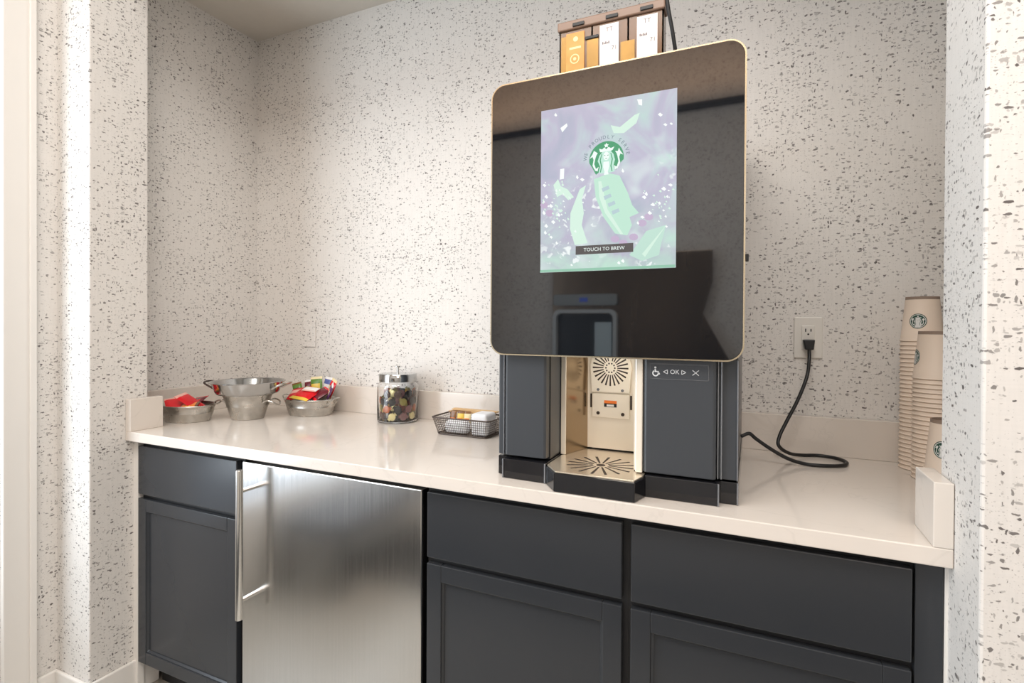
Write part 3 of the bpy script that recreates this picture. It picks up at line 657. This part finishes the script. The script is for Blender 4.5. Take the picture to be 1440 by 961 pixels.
keys_front = [['cream yellow', 'olive', 'gold', 'orange', 'cream yellow', 'gold', 'red brown', 'dark chocolate'], ['black', 'mauve', 'red brown', 'gold', 'dark chocolate', 'mauve', 'olive', 'black'], ['black', 'olive', 'mauve', 'dark chocolate', 'gold', 'red brown', 'orange', 'black'], ['dark chocolate', 'black', 'olive', 'mauve', 'orange', 'orange', 'red brown', 'dark chocolate']]
for row in range(4):
    for k in range(16):
        inner_ = k >= 10
        nn = 6 if inner_ else 10; rad = .030 if inner_ else .0615; a = 2 * PI * ((k - 10 if inner_ else k) + .5 * (row % 2)) / nn
        if row == 3 and not inner_ and k in (5, 6): continue
        kk = random.choice(list(CM)) if inner_ or random.random() < .25 else keys_front[row][k % 8]
        o = bpy.data.objects.new('wrapped_candy', cmesh[kk]); COL.objects.link(o)
        z = CT + .0235 + row * .0262
        o.location = (JX + rad * math.cos(a), JY + rad * math.sin(a), z)
        o.rotation_euler = Matrix(((0, 0, 0),) * 3) and (Matrix.Rotation(a, 3, 'Z') @ Matrix.Rotation(PI / 2, 3, 'Y') @ Matrix.Rotation(random.uniform(0, 3), 3, 'Z')).to_euler()
        tag(o, kk + ' wrapped candy among the sweets in the glass jar', 'candy', kk + ' candies in the glass jar')

# ------------------------------------------------------------------ galvanised tubs and their snacks
def oval_tub(name, label, x, y, a_, b_, h, rz, mat_, handles=True, flare=.80):
    t = thing(name, label, 'tub', (x, y, CT), rz)
    prof = [(0, .0008), (flare, .0008), (flare + .02, .004), (flare + .02 + (.98 - flare) * .45, h * .50), (flare + .035 + (.98 - flare) * .5, h * .54), (flare + .02 + (.98 - flare) * .55, h * .58), (.97, h - .006), (1.0, h - .004), (1.015, h), (1.0, h + .002), (.975, h), (.955, h - .006), (flare - .01, .005), (0, .004)]
    b = bmesh.new(); lathe(b, prof, 64, ex=a_, ey=b_)
    obj('tub_body', b, mat_, parent=t, smooth=True)
    if handles:
        for sg in (1, -1):
            pts_ = spline([(sg * a_ * .93, -.020, h * .72), (sg * (a_ + .006), -.020, h * .92), (sg * (a_ + .018), -.012, h * 1.10), (sg * (a_ + .020), .012, h * 1.10), (sg * (a_ + .006), .020, h * .92), (sg * a_ * .93, .020, h * .72)], 5)
            obj('handle', tube(bmesh.new(), pts_, .0024, 8), mat_, parent=t, smooth=True)
    return t
oval_tub('tin_tub', 'small galvanised tub of red packets behind the left end piece', -1.855, 1.262, .098, .078, .058, .15, M_galv, handles=False)
oval_tub('tin_tub', 'galvanised oval tub heaped with snack bags, left of the jar', -1.563, 1.555, .108, .084, .062, .05, M_galv)
def packet_bm(w_, h_, d_, c2=True):
    b = bmesh.new(); nx, ny = 8, 8; top = []; bot = []
    for j in range(ny + 1):
        for i in range(nx + 1):
            u = -1 + 2 * i / nx; v = -1 + 2 * j / ny
            k = max(0, (1 - u ** 4) * (1 - min(1, abs(v) / .86) ** 3)); z = .0006 + d_ / 2 * k ** .6
            top.append(b.verts.new((u * w_ / 2, v * h_ / 2, z))); bot.append(b.verts.new((u * w_ / 2, v * h_ / 2, -z)))
    g = lambda A, i, j: A[j * (nx + 1) + i]
    for j in range(ny):
        for i in range(nx):
            v = -1 + 2 * (j + .5) / ny; mi = 1 if abs(v) > .80 else (2 if c2 and abs(v) < .35 and .15 < (i + .5) / nx < .85 else 0)
            b.faces.new((g(top, i, j), g(top, i + 1, j), g(top, i + 1, j + 1), g(top, i, j + 1))).material_index = mi
            b.faces.new((g(bot, i, j), g(bot, i, j + 1), g(bot, i + 1, j + 1), g(bot, i + 1, j))).material_index = mi
    for i in range(nx):
        b.faces.new((g(top, i, 0), g(bot, i, 0), g(bot, i + 1, 0), g(top, i + 1, 0))).material_index = 1
        b.faces.new((g(top, i, ny), g(top, i + 1, ny), g(bot, i + 1, ny), g(bot, i, ny))).material_index = 1
    for j in range(ny):
        b.faces.new((g(top, 0, j), g(top, 0, j + 1), g(bot, 0, j + 1), g(bot, 0, j))); b.faces.new((g(top, nx, j), g(bot, nx, j), g(bot, nx, j + 1), g(top, nx, j + 1)))
    return b
PK = {'red': (.70, .012, .02), 'pink': (.85, .45, .38), 'green': (.10, .22, .03), 'blue': (.10, .13, .35), 'yellow': (.80, .55, .08), 'maroon': (.14, .01, .02), 'white': (.82, .80, .78), 'orange': (.85, .22, .03), 'cream': (.82, .70, .42), 'purple': (.12, .04, .12), 'brown': (.20, .09, .03)}
PM = {k: mat('wrapper_' + k, v, .25) for k, v in PK.items()}
def packet(label, x, y, z, w_, h_, d_, rot, cols, cat='snack packet', nm='snack_packet'):
    o = obj(nm, packet_bm(w_, h_, d_), [PM[q] for q in cols], smooth=True, loc=(x, y, z)); o.rotation_euler = rot; return tag(o, label, cat)
R = math.radians
# left tub
packet('flat red packet with pale edges at the left of the small tub', -1.885, 1.235, CT + .056, .060, .095, .012, (R(28), R(-6), R(62)), ('red', 'pink', 'red'))
packet('red packet with a pale pink edge leaning up in the small tub', -1.838, 1.262, CT + .066, .062, .100, .013, (R(-34), R(8), R(-70)), ('red', 'pink', 'red'))
packet('orange-brown packet lying low in the small tub under the red ones', -1.832, 1.250, CT + .056, .050, .060, .011, (R(8), R(14), R(-50)), ('orange', 'brown', 'yellow'))
packet('deep red packet at the back of the small tub', -1.868, 1.296, CT + .058, .058, .085, .011, (R(24), R(-10), R(10)), ('maroon', 'red', 'red'))
# right tub
packet('bright red bag at the left of the heaped tub', -1.602, 1.532, CT + .080, .078, .088, .022, (R(24), R(-10), R(20)), ('red', 'red', 'pink'))
packet('red bag with yellow print at the front of the heaped tub', -1.550, 1.522, CT + .084, .095, .088, .022, (R(24), R(4), R(-4)), ('red', 'yellow', 'red'))
packet('white sachet lying on the red bags in the heaped tub', -1.533, 1.526, CT + .101, .064, .030, .010, (R(20), R(3), R(6)), ('white', 'pink', 'white'))
packet('dark maroon bag at the right of the heaped tub', -1.500, 1.540, CT + .084, .056, .072, .018, (R(30), R(12), R(-20)), ('maroon', 'red', 'maroon'))
packet('small green and yellow bag standing at the back of the heaped tub', -1.570, 1.592, CT + .104, .050, .075, .014, (R(78), R(-6), R(14)), ('green', 'cream', 'yellow'))
packet('blue and white packet standing at the back of the heaped tub', -1.528, 1.606, CT + .104, .038, .075, .010, (R(80), R(8), R(-2)), ('blue', 'white', 'white'))
packet('red and cream packet standing right of the blue one in the heaped tub', -1.493, 1.592, CT + .098, .044, .080, .012, (R(74), R(16), R(-24)), ('red', 'cream', 'cream'))
packet('purple packet leaning out at the right end of the heaped tub', -1.468, 1.558, CT + .092, .036, .072, .010, (R(70), R(26), R(-46)), ('purple', 'white', 'cream'))
packet('maroon packet standing left of the green bag in the heaped tub', -1.606, 1.590, CT + .094, .036, .070, .012, (R(72), R(-10), R(20)), ('maroon', 'white', 'maroon'))
packet('dark green packet standing at the left end of the heaped tub', -1.640, 1.565, CT + .088, .036, .062, .010, (R(66), R(-16), R(34)), ('green', 'brown', 'maroon'))
# middle: tapering bucket with a wide pan resting on its rim
MX, MY = -1.70, 1.385
t = oval_tub('tin_bucket', 'small tapering galvanised bucket under the wide steel pan', MX, MY, .085, .085, .090, .35, M_galv, handles=False, flare=.64)
for sg in (1, -1):
    obj('handle', tube(bmesh.new(), spline([(sg * .072, -.026, .062), (sg * .088, -.028, .070), (sg * .112, -.022, .062), (sg * .118, 0, .052), (sg * .112, .022, .062), (sg * .088, .028, .070), (sg * .072, .026, .062)], 5), .003, 8), M_galv, parent=t, smooth=True)
t = thing('steel_pan', 'wide polished steel pan with loop handles, resting on the small bucket', 'pan', (MX, MY, CT + .0922), .35)
obj('pan_body', lathe(bmesh.new(), [(0, 0), (.098, 0), (.104, .002), (.109, .008), (.121, .040), (.1225, .0425), (.129, .0435), (.1295, .0455), (.1285, .0465), (.121, .0455), (.118, .042), (.106, .009), (.102, .0045), (.097, .003), (0, .003)], 72), M_polish, parent=t, smooth=True)
for sg in (1, -1):
    obj('handle', tube(bmesh.new(), spline([(sg * .110, -.036, .020), (sg * .128, -.038, .030), (sg * .150, -.030, .040), (sg * .158, 0, .043), (sg * .150, .030, .040), (sg * .128, .038, .030), (sg * .110, .036, .020)], 6), .0036, 8), M_wire if sg < 0 else M_galv, parent=t, smooth=True)

# ------------------------------------------------------------------ wire basket
BX0, BX1, BY0, BY1, BH = -.930, -.722, 1.430, 1.560, .056
t = thing('wire_basket', 'dark bronze wire mesh basket beside the coffee machine', 'basket', ((BX0 + BX1) / 2, (BY0 + BY1) / 2, CT))
ox, oy = t.location.x, t.location.y
X0, X1, Y0, Y1 = BX0 - ox, BX1 - ox, BY0 - oy, BY1 - oy; I = .014
def ringpts(k, z, off=0):
    x0, x1, y0, y1 = X0 + I * (1 - k) - off, X1 - I * (1 - k) + off, Y0 + I * (1 - k) - off, Y1 - I * (1 - k) + off
    return [Vector((x, y, z)) for x, y in rrect(x0, x1, y0, y1, .016, 4)]
for nm, z, r, k in (('top_rim', BH, .0026, 1), ('bottom_rim', .0032, .0022, 0)):
    p = ringpts(k, z); obj(nm, tube(bmesh.new(), p + [p[0]], r, 8), M_wire, parent=t, smooth=True)
b = bmesh.new()
for i in range(1, 7):
    k = i / 7; p = ringpts(k, .003 + (BH - .003) * k); tube(b, p + [p[0]], .0007, 4)
nv = 26
for i in range(nv + 1):
    u = i / nv
    for y0_, y1_ in ((Y0, Y0 + I), (Y1, Y1 - I)):
        tube(b, [(X0 + .01 + (X1 - X0 - .02) * u, y0_, BH), (X0 + I + .008 + (X1 - X0 - 2 * I - .016) * u, y1_, .003)], .0007, 4)
for i in range(17):
    u = i / 16
    for x0_, x1_ in ((X0, X0 + I), (X1, X1 - I)):
        tube(b, [(x0_, Y0 + .01 + (Y1 - Y0 - .02) * u, BH), (x1_, Y0 + I + .008 + (Y1 - Y0 - 2 * I - .016) * u, .003)], .0007, 4)
for i in range(14): 
    xx = X0 + I + .01 + (X1 - X0 - 2 * I - .02) * i / 13; tube(b, [(xx, Y0 + I, .003), (xx, Y1 - I, .003)], .0007, 4)
for i in range(9):
    yy = Y0 + I + .01 + (Y1 - Y0 - 2 * I - .02) * i / 8; tube(b, [(X0 + I, yy, .003), (X1 - I, yy, .003)], .0007, 4)
obj('wire_mesh', b, M_wire, parent=t)
def soft_box(name, x0, x1, y0, y1, z0, z1, m_, lab, cat, r=.008, rz=0):
    o = obj(name, B(-(x1 - x0) / 2, (x1 - x0) / 2, -(y1 - y0) / 2, (y1 - y0) / 2, 0, z1 - z0), m_, bevel=r, seg=4, smooth=True, loc=((x0 + x1) / 2, (y0 + y1) / 2, z0)); o.rotation_euler = (0, 0, rz); return tag(o, lab, cat)
soft_box('sugar_caddy', -.796, -.741, 1.449, 1.520, CT + .0045, CT + .074, M_paper, 'white rounded box standing at the right end of the wire basket', 'box', .009)
soft_box('white_pouch', -.894, -.812, 1.450, 1.488, CT + .0045, CT + .046, M_paper, 'plump white pouch lying at the front left of the wire basket', 'pouch', .014)
for i, (x, cc, lb) in enumerate(((-.893, 'brown', 'brown sachet at the left'), (-.868, 'yellow', 'yellow sachet in the middle'), (-.845, 'cream', 'cream sachet at the right'))):
    packet(lb + ' of the sachets standing at the back of the wire basket', x, 1.507 + .004 * i, CT + .037, .024, .060, .008, (R(80), 0, R(3 * i)), (cc, 'brown', 'orange'), 'sachet', 'sugar_sachet')
for i in range(5):
    b = bmesh.new(); pts_ = rrect(-.085, .085, -.0085, .0085, .008, 4); prism(b, pts_, 0, .0022)
    o = obj('stir_stick', b, M_wood, loc=(-.842 + .004 * i, 1.536 + (.0 if i < 2 else .003), CT + .0590 + .0026 * i)); o.rotation_euler = (0, 0, R((-3, 5, -6, 2, -1)[i]))
    tag(o, ('bottom' if i == 0 else 'top' if i == 4 else 'inner') + ' flat wooden stick in the bundle on the back rim of the wire basket', 'stir stick', 'wooden sticks on the wire basket')

# ------------------------------------------------------------------ bottle filler mirrored in the black panel, then added reflection props
t = thing('bottle_filler', 'grey bottle filling station on the hall wall, mirrored in the black panel', 'water fountain', (-1.10, -1.60, 1.0))
M_dst = steel('dark_bronze_steel', (.26, .20, .15), .25, (4, 60, .6))
pn = obj('steel_panel', prism_y(bmesh.new(), [(-.25, -.10), (1.02, -.10), (.80, .30), (.86, .52), (.86, .72), (-.25, .72)], .001, .06), M_dst, parent=t, bevel=.004)
obj('control_strip', prism_y(bmesh.new(), rrect(-.23, .24, .36, .44, .02), .06, .10), mat('control_grey', (.32, .35, .36), .4), parent=t, bevel=.002)
obj('display', B(-.03, .03, .10, .102, .385, .415), mat('blue_display', (.0, .0, .0), .4, emit=(.1, .2, .9), estr=1.2), parent=t)
b = bmesh.new(); o_ = rrect(-.23, .24, -.08, .33, .05); i_ = rrect(-.205, .215, -.06, .305, .04)
R_ = [[b.verts.new((x, y, z)) for x, z in ring] for ring, y in ((o_, .11), (o_, .06), (i_, .06), (i_, .11))]
for a in range(4):
    for i in range(len(o_)): b.faces.new((R_[a][i], R_[a][(i + 1) % len(o_)], R_[(a + 1) % 4][(i + 1) % len(o_)], R_[(a + 1) % 4][i]))
obj('alcove_frame', b, mat('frame_grey', (.60, .64, .66), .3), parent=t, smooth=True)
obj('alcove_back', B(-.2, .21, .061, .064, -.055, .30), mat('filler_black', (.02, .025, .03), .3), parent=t)
obj('side_light', B(.08, .20, .064, .09, -.05, .24), mat('filler_pale', (.6, .72, .78), .3), parent=t)
tag(obj('reflection_mat', prism(bmesh.new(), rrect(-1.9, 1.4, -.64, .12, .03), .0005, .008), mat('reflection_mat_dark', (.022, .023, .025), .9)), 'unseen dark mat added on the hall floor to darken the reflection in the fridge door', 'reflection prop')  # invented mat, gives the steel door its dark mirrored band
t = thing('dark_prop', 'unseen low bench along the hall wall, mirrored in the fridge door', 'dark_prop', (-1.80, -.05, 0))  # invented low block out of view, shades the left of the fridge reflection
obj('seat', B(-.19, .19, -.50, .42, .28, .34), mat('dark_prop_fabric', (.06, .06, .065), .8), parent=t, bevel=.012)
for sx in (-.16, .16):
    for sy in (-.45, .37): obj('leg', B(sx - .02, sx + .02, sy - .02, sy + .02, .0005, .28), M_blackp, parent=t, bevel=.003)
